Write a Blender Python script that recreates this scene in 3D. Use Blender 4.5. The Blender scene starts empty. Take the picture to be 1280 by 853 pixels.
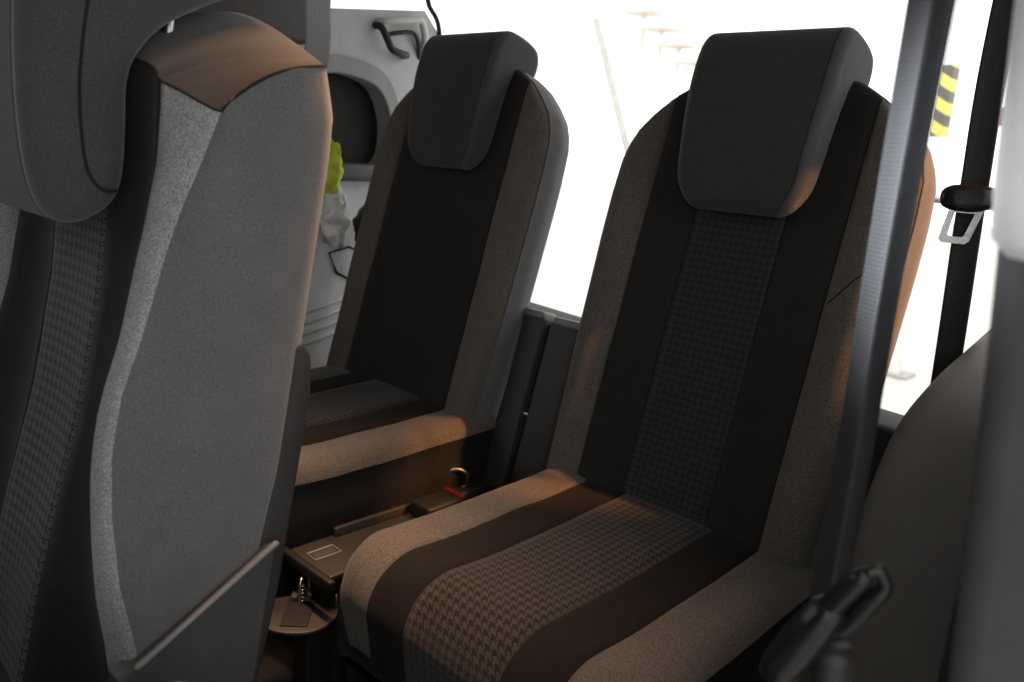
import bpy, bmesh, math, random
import numpy as np
from mathutils import Vector, Matrix, noise as mnoise

R = math.radians
scene = bpy.context.scene
COL = scene.collection
random.seed(7)

# ------------------------------------------------------------------ camera
cam_d = bpy.data.cameras.new("camera")
cam = bpy.data.objects.new("camera", cam_d)
COL.objects.link(cam)
scene.camera = cam
YAW, PIT, ROL = 0.752567, 0.229181, 0.073685
fw = Vector((-math.sin(YAW) * math.cos(PIT), math.cos(YAW) * math.cos(PIT), -math.sin(PIT)))
rt = Vector((math.cos(YAW), math.sin(YAW), 0))
up = rt.cross(fw)
r2 = rt * math.cos(ROL) + up * math.sin(ROL)
u2 = -rt * math.sin(ROL) + up * math.cos(ROL)
CAM = Vector((0.59013, -0.970777, 0.500626))
cam.matrix_world = Matrix(((r2.x, u2.x, -fw.x, CAM.x), (r2.y, u2.y, -fw.y, CAM.y), (r2.z, u2.z, -fw.z, CAM.z), (0, 0, 0, 1)))
cam_d.sensor_width = 36
cam_d.lens = 1019.244 / 1280 * 36
cam_d.clip_start = 0.02
cam_d.clip_end = 200
cam_d.dof.use_dof = True
cam_d.dof.focus_distance = 1.05
cam_d.dof.aperture_fstop = 6.0

# ------------------------------------------------------------------ render / light
scene.render.engine = 'CYCLES'
scene.cycles.use_denoising = True
scene.cycles.max_bounces = 8
scene.cycles.diffuse_bounces = 5
scene.view_settings.view_transform = 'Standard'
scene.view_settings.look = 'None'
scene.view_settings.exposure = 0.0
scene.view_settings.gamma = 1.0

w = bpy.data.worlds.new("World")
scene.world = w
w.use_nodes = True
w.node_tree.nodes["Background"].inputs[0].default_value = (1.0, 0.985, 0.96, 1)
w.node_tree.nodes["Background"].inputs[1].default_value = 1.8


def spot(name, loc, target, power, cone, blend, color, radius=0.08):
    d = bpy.data.lights.new(name, 'SPOT')
    d.energy = power
    d.spot_size = R(cone)
    d.spot_blend = blend
    d.color = color
    d.shadow_soft_size = radius
    o = bpy.data.objects.new(name, d)
    COL.objects.link(o)
    o.location = loc
    o.rotation_euler = (Vector(target) - Vector(loc)).to_track_quat('-Z', 'Y').to_euler()
    return o


WARM = (1.0, 0.62, 0.34)


def area(name, loc, target, sx, sy, power, color, spread=180):
    d = bpy.data.lights.new(name, 'AREA')
    d.shape = 'RECTANGLE'
    d.size = sx
    d.spread = R(spread)
    d.size_y = sy
    d.energy = power
    d.color = color
    o = bpy.data.objects.new(name, d)
    COL.objects.link(o)
    o.location = loc
    z = (Vector(loc) - Vector(target)).normalized()
    x = Vector((1, 0, 0))
    y = z.cross(x).normalized()
    o.matrix_world = Matrix.Translation(loc) @ Matrix((x, y, z)).transposed().to_4x4()
    return o


# warm roof lamp over the rear row, a warm hall lamp grazing the seat edges, two added spots for shoulder and belt
area("roof_lamp", (-0.22, -0.40, 0.945), (-0.22, -0.401, 0.0), 0.66, 0.09, 1.3, (1.0, 0.57, 0.32), 44)
spot("hall_lamp", (1.88, 0.52, 1.9), (0.235, 0.125, 0.43), 480, 7.6, 0.5, (1.0, 0.38, 0.10), 0.04)
spot("shoulder_spot", (-0.11, -0.30, 0.945), (-0.135, -0.50, 0.58), 11, 30, 1.0, (1.0, 0.46, 0.18), 0.02)  # added spot for the warm patch on the reclined seat's shoulder
spot("belt_spot", (-1.3, -1.6, 0.90), (0.36, -0.47, 0.50), 4600, 6.2, 0.9, (0.92, 0.96, 1.0), 0.06)  # added narrow spot that brightens one edge of the near belt

# ------------------------------------------------------------------ materials


def new_mat(name):
    m = bpy.data.materials.new(name)
    m.use_nodes = True
    nt = m.node_tree
    return m, nt, nt.nodes["Principled BSDF"]


def fabric(name, dark, light, rough=0.95, sheen=0.25, grain=900, bump=0.25, contrast=(0.35, 0.65)):
    """Melange cloth: two thread colours mixed by fine noise, with broad unevenness and thread relief."""
    m, nt, b = new_mat(name)
    tc = nt.nodes.new('ShaderNodeTexCoord')
    n1 = nt.nodes.new('ShaderNodeTexNoise')
    n1.inputs['Scale'].default_value = grain
    n1.inputs['Detail'].default_value = 3
    nt.links.new(tc.outputs['Object'], n1.inputs['Vector'])
    n2 = nt.nodes.new('ShaderNodeTexNoise')
    n2.inputs['Scale'].default_value = 26
    n2.inputs['Detail'].default_value = 5
    nt.links.new(tc.outputs['Object'], n2.inputs['Vector'])
    mr = nt.nodes.new('ShaderNodeMapRange')
    mr.inputs['From Min'].default_value = contrast[0]
    mr.inputs['From Max'].default_value = contrast[1]
    nt.links.new(n1.outputs['Fac'], mr.inputs['Value'])
    mix = nt.nodes.new('ShaderNodeMix')
    mix.data_type = 'RGBA'
    mix.inputs[6].default_value = (*dark, 1)
    mix.inputs[7].default_value = (*light, 1)
    nt.links.new(mr.outputs['Result'], mix.inputs[0])
    mr2 = nt.nodes.new('ShaderNodeMapRange')
    mr2.inputs['From Min'].default_value = 0.3
    mr2.inputs['From Max'].default_value = 0.7
    mr2.inputs['To Min'].default_value = 0.93
    mr2.inputs['To Max'].default_value = 1.06
    nt.links.new(n2.outputs['Fac'], mr2.inputs['Value'])
    hsv = nt.nodes.new('ShaderNodeHueSaturation')
    nt.links.new(mix.outputs[2], hsv.inputs['Color'])
    nt.links.new(mr2.outputs['Result'], hsv.inputs['Value'])
    nt.links.new(hsv.outputs['Color'], b.inputs['Base Color'])
    b.inputs['Roughness'].default_value = rough
    b.inputs['Specular IOR Level'].default_value = 0.15
    b.inputs['Sheen Weight'].default_value = sheen
    b.inputs['Sheen Roughness'].default_value = 0.5
    bp = nt.nodes.new('ShaderNodeBump')
    bp.inputs['Strength'].default_value = bump
    bp.inputs['Distance'].default_value = 0.0012
    nt.links.new(n1.outputs['Fac'], bp.inputs['Height'])
    bp2 = nt.nodes.new('ShaderNodeBump')
    bp2.inputs['Strength'].default_value = 0.15
    bp2.inputs['Distance'].default_value = 0.004
    n3 = nt.nodes.new('ShaderNodeTexNoise')
    n3.inputs['Scale'].default_value = 14
    n3.inputs['Detail'].default_value = 2
    nt.links.new(tc.outputs['Object'], n3.inputs['Vector'])
    nt.links.new(n3.outputs['Fac'], bp2.inputs['Height'])
    nt.links.new(bp2.outputs['Normal'], bp.inputs['Normal'])
    nt.links.new(bp.outputs['Normal'], b.inputs['Normal'])
    return m


def weave_mat(name, dark, light, pitch=0.0118):
    """Woven insert: interlocking short dashes across and along, laid out in metres on the UV map."""
    m, nt, b = new_mat(name)
    N = nt.nodes
    Lk = nt.links

    def math_n(op, a, c=None, d=None):
        n = N.new('ShaderNodeMath')
        n.operation = op
        for i, v in enumerate((a, c, d)):
            if v is None:
                continue
            if isinstance(v, (int, float)):
                n.inputs[i].default_value = v
            else:
                Lk.new(v, n.inputs[i])
        return n.outputs[0]
    uv = N.new('ShaderNodeUVMap')
    uv.uv_map = 'UVMap'
    nz = N.new('ShaderNodeTexNoise')
    nz.inputs['Scale'].default_value = 420
    Lk.new(uv.outputs[0], nz.inputs['Vector'])
    sep = N.new('ShaderNodeSeparateXYZ')
    Lk.new(uv.outputs[0], sep.inputs[0])
    jit = math_n('MULTIPLY', math_n('SUBTRACT', nz.outputs['Fac'], 0.5), 0.9)
    U = math_n('ADD', math_n('DIVIDE', sep.outputs[0], pitch / 8), jit)
    V = math_n('ADD', math_n('DIVIDE', sep.outputs[1], pitch / 8), jit)
    iu = math_n('FLOOR', math_n('ADD', U, 800.0))
    iv = math_n('FLOOR', math_n('ADD', V, 800.0))
    warp = math_n('LESS_THAN', math_n('MODULO', iu, 8.0), 4.0)
    weft = math_n('LESS_THAN', math_n('MODULO', iv, 8.0), 4.0)
    twill = math_n('LESS_THAN', math_n('MODULO', math_n('ADD', math_n('SUBTRACT', iu, iv), 1600.0), 4.0), 2.0)
    fac = math_n('ADD', math_n('MULTIPLY', warp, twill), math_n('MULTIPLY', weft, math_n('SUBTRACT', 1.0, twill)))
    n1 = N.new('ShaderNodeTexNoise')
    n1.inputs['Scale'].default_value = 1400
    n1.inputs['Detail'].default_value = 2
    Lk.new(uv.outputs[0], n1.inputs['Vector'])
    thr = N.new('ShaderNodeMapRange')
    thr.inputs['From Min'].default_value = 0.3
    thr.inputs['From Max'].default_value = 0.62
    thr.inputs['To Min'].default_value = 0.25
    Lk.new(n1.outputs['Fac'], thr.inputs['Value'])
    fac2 = math_n('MULTIPLY', fac, thr.outputs[0])
    mix = N.new('ShaderNodeMix')
    mix.data_type = 'RGBA'
    mix.inputs[6].default_value = (*dark, 1)
    mix.inputs[7].default_value = (*light, 1)
    Lk.new(fac2, mix.inputs[0])
    Lk.new(mix.outputs[2], b.inputs['Base Color'])
    b.inputs['Roughness'].default_value = 0.92
    b.inputs['Specular IOR Level'].default_value = 0.2
    b.inputs['Sheen Weight'].default_value = 0.15
    bp = N.new('ShaderNodeBump')
    bp.inputs['Strength'].default_value = 0.5
    bp.inputs['Distance'].default_value = 0.0015
    Lk.new(fac2, bp.inputs['Height'])
    Lk.new(bp.outputs['Normal'], b.inputs['Normal'])
    return m


def plastic(name, col, rough=0.5, grain=0.12, spec=0.4, scale=1500, metallic=0.0, vary=0.1):
    m, nt, b = new_mat(name)
    tc = nt.nodes.new('ShaderNodeTexCoord')
    n = nt.nodes.new('ShaderNodeTexNoise')
    n.inputs['Scale'].default_value = scale
    nt.links.new(tc.outputs['Object'], n.inputs['Vector'])
    bp = nt.nodes.new('ShaderNodeBump')
    bp.inputs['Strength'].default_value = grain
    bp.inputs['Distance'].default_value = 0.0006
    nt.links.new(n.outputs['Fac'], bp.inputs['Height'])
    nt.links.new(bp.outputs['Normal'], b.inputs['Normal'])
    n2 = nt.nodes.new('ShaderNodeTexNoise')
    n2.inputs['Scale'].default_value = 18
    n2.inputs['Detail'].default_value = 6
    nt.links.new(tc.outputs['Object'], n2.inputs['Vector'])
    mr = nt.nodes.new('ShaderNodeMapRange')
    mr.inputs['From Min'].default_value = 0.3
    mr.inputs['From Max'].default_value = 0.7
    mr.inputs['To Min'].default_value = 1 - vary
    mr.inputs['To Max'].default_value = 1 + vary
    nt.links.new(n2.outputs['Fac'], mr.inputs['Value'])
    hsv = nt.nodes.new('ShaderNodeHueSaturation')
    hsv.inputs['Color'].default_value = (*col, 1)
    nt.links.new(mr.outputs['Result'], hsv.inputs['Value'])
    nt.links.new(hsv.outputs['Color'], b.inputs['Base Color'])
    mr3 = nt.nodes.new('ShaderNodeMapRange')
    mr3.inputs['To Min'].default_value = max(0.05, rough - 0.1)
    mr3.inputs['To Max'].default_value = min(1, rough + 0.1)
    nt.links.new(n2.outputs['Fac'], mr3.inputs['Value'])
    nt.links.new(mr3.outputs['Result'], b.inputs['Roughness'])
    b.inputs['Specular IOR Level'].default_value = spec
    b.inputs['Metallic'].default_value = metallic
    return m


def webbing(name, col, rough=0.45, pitch=0.0028):
    """Seat-belt webbing: fine cross ribs along the strap (UV v runs along it) and a few long ridges."""
    m, nt, b = new_mat(name)
    uv = nt.nodes.new('ShaderNodeUVMap')
    uv.uv_map = 'UVMap'
    mp = nt.nodes.new('ShaderNodeMapping')
    mp.inputs['Rotation'].default_value = (0, 0, R(90))
    nt.links.new(uv.outputs[0], mp.inputs[0])
    wv = nt.nodes.new('ShaderNodeTexWave')
    wv.inputs['Scale'].default_value = 1 / pitch / 6.283 * 2
    wv.inputs['Distortion'].default_value = 0.6
    nt.links.new(mp.outputs[0], wv.inputs['Vector'])
    wv2 = nt.nodes.new('ShaderNodeTexWave')
    wv2.inputs['Scale'].default_value = 32
    nt.links.new(uv.outputs[0], wv2.inputs['Vector'])
    ad = nt.nodes.new('ShaderNodeMath')
    ad.operation = 'MULTIPLY_ADD'
    nt.links.new(wv2.outputs['Fac'], ad.inputs[0])
    ad.inputs[1].default_value = 0.6
    nt.links.new(wv.outputs['Fac'], ad.inputs[2])
    bp = nt.nodes.new('ShaderNodeBump')
    bp.inputs['Strength'].default_value = 0.4
    bp.inputs['Distance'].default_value = 0.0006
    nt.links.new(ad.outputs[0], bp.inputs['Height'])
    nt.links.new(bp.outputs['Normal'], b.inputs['Normal'])
    mr = nt.nodes.new('ShaderNodeMapRange')
    mr.inputs['To Min'].default_value = 0.72
    mr.inputs['To Max'].default_value = 1.15
    nt.links.new(wv.outputs['Fac'], mr.inputs['Value'])
    hsv = nt.nodes.new('ShaderNodeHueSaturation')
    hsv.inputs['Color'].default_value = (*col, 1)
    nt.links.new(mr.outputs['Result'], hsv.inputs['Value'])
    nt.links.new(hsv.outputs['Color'], b.inputs['Base Color'])
    b.inputs['Roughness'].default_value = rough
    b.inputs['Specular IOR Level'].default_value = 0.25
    return m


M = {}
M['dark_cloth'] = fabric('dark_cloth', (0.015, 0.014, 0.0135), (0.031, 0.028, 0.027), sheen=0.10)
M['dark_cloth_dimmed'] = fabric('dark_cloth_dimmed', (0.009, 0.008, 0.0075), (0.019, 0.0165, 0.0155), sheen=0.03)  # same cloth as the backs, darkened to hold down the light on the cushions
M['head_cloth'] = fabric('head_cloth', (0.034, 0.032, 0.031), (0.062, 0.058, 0.056), sheen=0.2)
M['head_side'] = fabric('head_side', (0.050, 0.050, 0.051), (0.088, 0.087, 0.088), sheen=0.3)
M['stripe_cloth'] = fabric('stripe_cloth', (0.052, 0.046, 0.041), (0.172, 0.153, 0.137), sheen=0.12, grain=750, bump=0.4)
M['stripe_cloth_lit'] = fabric('stripe_cloth_lit', (0.17, 0.17, 0.173), (0.48, 0.48, 0.485), sheen=0.12, grain=750, bump=0.4)  # stripe cloth made paler to carry the light falling on the front bolster
M['grey_cloth'] = fabric('grey_cloth', (0.090, 0.091, 0.095), (0.165, 0.167, 0.174), sheen=0.35, grain=1000, bump=0.3)
M['skirt_cloth'] = fabric('skirt_cloth', (0.012, 0.012, 0.012), (0.020, 0.0195, 0.019), sheen=0.0)
M['weave'] = weave_mat('woven_cloth', (0.014, 0.012, 0.011), (0.062, 0.054, 0.049))
M['weave_fine'] = weave_mat('woven_cloth_fine', (0.018, 0.018, 0.018), (0.046, 0.043, 0.042), 0.0108)
M['piping'] = fabric('piping_cloth', (0.09, 0.088, 0.085), (0.17, 0.165, 0.16), sheen=0.2)
M['seam'] = fabric('seam_cloth', (0.012, 0.012, 0.012), (0.03, 0.03, 0.03), sheen=0.1)
M['black_plastic'] = plastic('black_plastic', (0.018, 0.018, 0.019), 0.5)
M['soft_black'] = plastic('soft_black', (0.022, 0.021, 0.021), 0.7, 0.2, 0.3)
M['gloss_black'] = plastic('gloss_black', (0.009, 0.009, 0.010), 0.24, 0.03, 0.35)
M['trim_grey'] = plastic('trim_grey', (0.062, 0.063, 0.066), 0.55, 0.25)
M['shell_dark'] = plastic('shell_dark', (0.032, 0.032, 0.033), 0.6, 0.25)
M['bead_grey'] = plastic('bead_grey', (0.20, 0.20, 0.205), 0.4, 0.1)
M['far_trim'] = plastic('far_trim', (0.44, 0.45, 0.47), 0.5, 0.2)
M['far_trim_pale'] = plastic('far_trim_pale', (0.56, 0.565, 0.57), 0.5, 0.2)
M['near_trim'] = plastic('near_trim', (0.115, 0.104, 0.096), 0.6, 0.3)
M['pillar_pale'] = plastic('pillar_pale', (0.80, 0.81, 0.83), 0.5, 0.2)
M['pillar_dark'] = plastic('pillar_dark', (0.065, 0.067, 0.072), 0.5, 0.25)
M['rubber'] = plastic('rubber', (0.014, 0.014, 0.014), 0.7, 0.1, 0.3)
M['carpet'] = fabric('carpet', (0.012, 0.011, 0.010), (0.034, 0.030, 0.027), grain=400, bump=1.0, sheen=0.1)
M['metal'] = plastic('metal', (0.55, 0.54, 0.53), 0.28, 0.05, 0.5, 300, 1.0)
M['dull_metal'] = plastic('dull_metal', (0.30, 0.29, 0.28), 0.42, 0.1, 0.5, 300, 1.0)
M['pale_metal'] = plastic('pale_metal', (0.42, 0.42, 0.42), 0.4, 0.1, 0.5, 300, 0.2)
M['bracket_metal'] = plastic('bracket_metal', (0.075, 0.070, 0.066), 0.45, 0.1, 0.5, 300, 0.5)
M['brass'] = plastic('brass', (0.55, 0.38, 0.18), 0.3, 0.05, 0.5, 300, 1.0)
M['red'] = plastic('red_plastic', (0.22, 0.012, 0.012), 0.4)
M['lining'] = fabric('lining', (0.30, 0.29, 0.28), (0.42, 0.41, 0.40), grain=500)
M['strap_black'] = webbing('strap_black', (0.036, 0.037, 0.041), 0.55)
M['strap_grey'] = webbing('strap_grey', (0.30, 0.30, 0.31), 0.5)
M['strap_dark'] = webbing('strap_dark', (0.020, 0.020, 0.021), 0.5)
M['hivis'] = fabric('hivis', (0.70, 0.82, 0.06), (0.82, 0.92, 0.14), sheen=0.2)
M['bag_white'] = plastic('bag_white', (0.85, 0.85, 0.83), 0.3, 0.05)
M['bag_black'] = plastic('bag_black', (0.012, 0.012, 0.013), 0.35, 0.05)
M['hall_floor'] = plastic('hall_floor', (0.60, 0.58, 0.54), 0.5, 0.05, 0.4, 20)
M['hall_wall'] = plastic('hall_wall', (0.80, 0.79, 0.77), 0.8, 0.05, 0.3, 20, 0, 0.03)
M['white_paint'] = plastic('white_paint', (0.80, 0.80, 0.79), 0.5)
M['pale_grey'] = plastic('pale_grey', (0.40, 0.395, 0.38), 0.5)
M['pole_grey'] = plastic('pole_grey', (0.58, 0.57, 0.54), 0.5)
M['beige'] = plastic('beige', (0.86, 0.82, 0.77), 0.6)
M['dark_scuff'] = plastic('dark_scuff', (0.03, 0.03, 0.03), 0.6)


def stripe_post_mat():
    m, nt, b = new_mat('hazard_stripes')
    tc = nt.nodes.new('ShaderNodeTexCoord')
    sep = nt.nodes.new('ShaderNodeSeparateXYZ')
    nt.links.new(tc.outputs['Object'], sep.inputs[0])
    a = nt.nodes.new('ShaderNodeMath')
    a.operation = 'MULTIPLY_ADD'
    nt.links.new(sep.outputs[0], a.inputs[0])
    a.inputs[1].default_value = 0.6
    nt.links.new(sep.outputs[2], a.inputs[2])
    d = nt.nodes.new('ShaderNodeMath')
    d.operation = 'DIVIDE'
    d.inputs[1].default_value = 0.15
    nt.links.new(a.outputs[0], d.inputs[0])
    f = nt.nodes.new('ShaderNodeMath')
    f.operation = 'FRACT'
    nt.links.new(d.outputs[0], f.inputs[0])
    g = nt.nodes.new('ShaderNodeMath')
    g.operation = 'GREATER_THAN'
    g.inputs[1].default_value = 0.52
    nt.links.new(f.outputs[0], g.inputs[0])
    mix = nt.nodes.new('ShaderNodeMix')
    mix.data_type = 'RGBA'
    mix.inputs[6].default_value = (0.82, 0.70, 0.18, 1)  # yellow and black are paled to stand in for glare
    mix.inputs[7].default_value = (0.14, 0.14, 0.13, 1)
    nt.links.new(g.outputs[0], mix.inputs[0])
    nt.links.new(mix.outputs[2], b.inputs['Base Color'])
    b.inputs['Roughness'].default_value = 0.5
    return m


M['hazard'] = stripe_post_mat()

# ------------------------------------------------------------------ object helpers


def mesh_obj(name, verts, faces, mat, parent=None, smooth=True, uvs=None):
    me = bpy.data.meshes.new(name)
    me.from_pydata([tuple(v) for v in verts], [], faces)
    if smooth:
        me.polygons.foreach_set('use_smooth', [True] * len(me.polygons))
    if uvs is not None:
        l = me.uv_layers.new(name='UVMap')
        for lp in me.loops:
            l.data[lp.index].uv = uvs[lp.vertex_index]
    me.materials.append(mat)
    me.validate()
    o = bpy.data.objects.new(name, me)
    COL.objects.link(o)
    if parent:
        o.parent = parent
    return o


def tag(o, label=None, cat=None, group=None, kind=None):
    if label:
        o['label'] = label
    if cat:
        o['category'] = cat
    if group:
        o['group'] = group
    if kind:
        o['kind'] = kind
    return o


def thing(name, loc, label, cat, group=None):
    o = bpy.data.objects.new(name, None)
    o.empty_display_size = 0.05
    COL.objects.link(o)
    o.location = loc
    return tag(o, label, cat, group)


def loft(rings, closed=True, caps=False):
    n = len(rings[0])
    V = [p for r in rings for p in r]
    F = []
    for i in range(len(rings) - 1):
        for j in range(n if closed else n - 1):
            k = (j + 1) % n
            F.append((i * n + j, i * n + k, (i + 1) * n + k, (i + 1) * n + j))
    if caps:
        F.append(tuple(range(n - 1, -1, -1)))
        F.append(tuple(range((len(rings) - 1) * n, len(rings) * n)))
    return V, F


def split_loft(rings, region, uv, closed=True):
    """Quads of a lofted skin sorted by region name; each region gets its own vertex list."""
    n = len(rings[0])
    out = {}
    for i in range(len(rings) - 1):
        for j in range(n if closed else n - 1):
            k = (j + 1) % n
            reg = region(i, j)
            d = out.setdefault(reg, ({}, [], [], []))
            idx = []
            for (a, b) in ((i, j), (i, k), (i + 1, k), (i + 1, j)):
                key = (a, b)
                if key not in d[0]:
                    d[0][key] = len(d[1])
                    d[1].append(rings[a][b])
                    d[3].append(uv(a, b))
                idx.append(d[0][key])
            d[2].append(tuple(idx))
    return {k: (v[1], v[2], v[3]) for k, v in out.items()}


def tube(name, pts, rad, mat, parent=None, seg=8, closed=False):
    pts = [Vector(p) for p in pts]
    rings = []
    n = len(pts)
    ref = Vector((0.13, 0.31, 0.94)).normalized()
    for i, p in enumerate(pts):
        if closed:
            t = pts[(i + 1) % n] - pts[i - 1]
        else:
            t = pts[min(i + 1, n - 1)] - pts[max(i - 1, 0)]
        if t.length < 1e-9:
            t = Vector((0, 0, 1))
        t.normalize()
        a = t.cross(ref)
        if a.length < 1e-3:
            a = t.cross(Vector((1, 0, 0)))
        a.normalize()
        b = t.cross(a)
        r = rad[i] if isinstance(rad, (list, tuple)) else rad
        rings.append([p + a * (r * math.cos(2 * math.pi * k / seg)) + b * (r * math.sin(2 * math.pi * k / seg)) for k in range(seg)])
    if closed:
        rings.append(rings[0])
    V, F = loft(rings, True, not closed)
    return mesh_obj(name, V, F, mat, parent)


def smooth_path(ctrl, n=8):
    """Catmull-Rom through control points."""
    P = [Vector(c) for c in ctrl]
    out = []
    for i in range(len(P) - 1):
        p0, p1, p2, p3 = P[max(i - 1, 0)], P[i], P[i + 1], P[min(i + 2, len(P) - 1)]
        for k in range(n):
            t = k / n
            out.append(0.5 * ((2 * p1) + (p2 - p0) * t + (2 * p0 - 5 * p1 + 4 * p2 - p3) * t * t + (3 * p1 - p0 - 3 * p2 + p3) * t ** 3))
    out.append(P[-1])
    return out


def smooth_loop(ctrl, n=6):
    P = [Vector((*c, 0)) if len(c) == 2 else Vector(c) for c in ctrl]
    m = len(P)
    out = []
    for i in range(m):
        p0, p1, p2, p3 = P[i - 1], P[i], P[(i + 1) % m], P[(i + 2) % m]
        for k in range(n):
            t = k / n
            out.append(0.5 * ((2 * p1) + (p2 - p0) * t + (2 * p0 - 5 * p1 + 4 * p2 - p3) * t * t + (3 * p1 - p0 - 3 * p2 + p3) * t ** 3))
    return out


def box(name, lo, hi, mat, parent=None, bevel=0.004, xf=None, seg=3):
    bm = bmesh.new()
    bmesh.ops.create_cube(bm, size=1)
    for v in bm.verts:
        v.co = Vector(((lo[i] + hi[i]) / 2 + v.co[i] * (hi[i] - lo[i]) for i in range(3)))
    if bevel:
        bmesh.ops.bevel(bm, geom=bm.edges[:], offset=bevel, segments=seg, profile=0.5, affect='EDGES')
    if xf is not None:
        bmesh.ops.transform(bm, matrix=xf, verts=bm.verts)
    me = bpy.data.meshes.new(name)
    bm.to_mesh(me)
    bm.free()
    me.polygons.foreach_set('use_smooth', [bool(bevel)] * len(me.polygons))
    if bevel:
        me.set_sharp_from_angle(angle=R(50))
    me.materials.append(mat)
    o = bpy.data.objects.new(name, me)
    COL.objects.link(o)
    if parent:
        o.parent = parent
    return o


def prism(name, poly, axis, a, b, mat, parent=None, bevel=0.004, seg=3, xf=None):
    """Closed polygon (2-D) extruded along an axis (0: poly is y,z; 1: x,z; 2: x,y), edges rounded."""
    bm = bmesh.new()

    def mk(p, c):
        if axis == 0:
            return (c, p[0], p[1])
        if axis == 1:
            return (p[0], c, p[1])
        return (p[0], p[1], c)
    lo = [bm.verts.new(mk(p, a)) for p in poly]
    hi = [bm.verts.new(mk(p, b)) for p in poly]
    n = len(poly)
    f1 = bm.faces.new(lo)
    f2 = bm.faces.new(hi[::-1])
    for i in range(n):
        bm.faces.new((lo[i], hi[i], hi[(i + 1) % n], lo[(i + 1) % n]))
    bmesh.ops.recalc_face_normals(bm, faces=bm.faces)
    if bevel:
        es = [e for e in bm.edges if e in f1.edges[:] or e in f2.edges[:]]
        bmesh.ops.bevel(bm, geom=es, offset=bevel, segments=seg, profile=0.5, affect='EDGES')
    if xf is not None:
        bmesh.ops.transform(bm, matrix=xf, verts=bm.verts)
    me = bpy.data.meshes.new(name)
    bm.to_mesh(me)
    bm.free()
    me.polygons.foreach_set('use_smooth', [True] * len(me.polygons))
    me.set_sharp_from_angle(angle=R(40))
    me.materials.append(mat)
    o = bpy.data.objects.new(name, me)
    COL.objects.link(o)
    if parent:
        o.parent = parent
    return o


def sweep_pad(name, prof, slices, mat, parent, place, cx=0.0, narrow=None, side_mat=None, side_at=0, tip_at=None):
    """Padded block: a closed side profile swept across; each slice is (across, inset). Ends are capped by shrinking."""
    P = [Vector((p[0], p[1], 0)) for p in prof]
    n = len(P)
    area = sum(P[i].x * P[(i + 1) % n].y - P[(i + 1) % n].x * P[i].y for i in range(n))
    sg = 1 if area > 0 else -1
    nor = []
    for i in range(n):
        t = P[(i + 1) % n] - P[i - 1]
        nor.append(Vector((-t.y, t.x, 0)).normalized() * sg)      # inward
    for _ in range(3):
        nor = [((nor[i - 1] + nor[i] * 2 + nor[(i + 1) % n]) / 4).normalized() for i in range(n)]
    rings = []
    for (s, ins) in slices:
        q = [P[i] + nor[i] * ins for i in range(n)]
        rings.append([place((s - cx) * (narrow(v) if narrow else 1) + cx, v) for v in q])
    m = len(rings)
    if not side_mat:
        V, F = loft(rings, True, True)
        return mesh_obj(name, V, F, mat, parent)
    k = side_at
    V, F = loft(rings[k:m - k], True)
    o = mesh_obj(name, V, F, mat, parent)
    for rs in (rings[:k + 1], rings[m - k - 1:]):
        V, F = loft(rs, True)
        first = rs[0] is rings[0]
        base = 0 if first else (len(rs) - 1) * n
        tip = min(range(n), key=lambda q: (P[q] - Vector((*tip_at, 0))).length)
        ca, cb = list(range(0, tip + 1)), [0] + list(range(n - 1, tip - 1, -1))
        ia = ib = 0
        while ia < len(ca) - 1 or ib < len(cb) - 1:
            if ib >= len(cb) - 1 or (ia < len(ca) - 1 and (ia + 1) / (len(ca) - 1) <= (ib + 1) / (len(cb) - 1)):
                t3 = (ca[ia], ca[ia + 1], cb[ib])
                ia += 1
            else:
                t3 = (ca[ia], cb[ib + 1], cb[ib])
                ib += 1
            if len(set(t3)) == 3:
                t3 = tuple(base + q for q in t3)
                F.append(t3 if first == (sg > 0) else t3[::-1])
        sp_o = mesh_obj('side_pad', V, F, side_mat, o)
        bm_ = bmesh.new()
        bm_.from_mesh(sp_o.data)
        bmesh.ops.recalc_face_normals(bm_, faces=bm_.faces[:])
        bm_.to_mesh(sp_o.data)
        bm_.free()
    return o


def fillet_slices(half, r, groove, n=7, mid=6):
    """Across positions with a rounded end of radius r and a stitched groove where the rounding begins."""
    right = []
    right.append((half - r * 1.12, 0.0))
    right.append((half - r * 1.03, groove))
    right.append((half - r * 0.94, 0.0))
    for k in range(1, n + 1):
        a = k / n * math.pi / 2
        right.append((half - r * 0.94 + r * 0.94 * math.sin(a), r * (1 - math.cos(a))))
    inner = [(-(half - r * 1.2) + 2 * (half - r * 1.2) * k / mid, 0.0) for k in range(mid + 1)]
    left = [(-s, i) for (s, i) in right][::-1]
    return left + inner + right


def interp(x, xs, ys):
    return float(np.interp(x, xs, ys))


# ------------------------------------------------------------------ setting: hall and floor
GZ = -0.85
fl = mesh_obj('hall_floor', [(-40, -25, GZ), (30, -25, GZ), (30, 30, GZ), (-40, 30, GZ)], [(0, 1, 2, 3)], M['hall_floor'], None, False)
tag(fl, 'pale polished hall floor beyond the open rear of the vehicle', 'floor', kind='structure')
cf = box('floor', (-1.12, -1.6, -0.33), (0.46, 0.44, -0.29), M['carpet'], None, 0)
tag(cf, 'dark carpeted vehicle floor under the seats', 'floor', kind='structure')

# ------------------------------------------------------------------ vehicle body: rear sill, plus unseen roof, sides and posts to shade the cabin
body = thing('vehicle_body', (-0.33, -0.5, -0.33), 'vehicle body with dark rear sill and open tailgate around the seats', 'vehicle body')


def local(o):
    """Keep an object's world placement while parenting it."""
    o.matrix_parent_inverse = Matrix.Translation(-Vector(o.parent.location))
    return o


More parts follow.
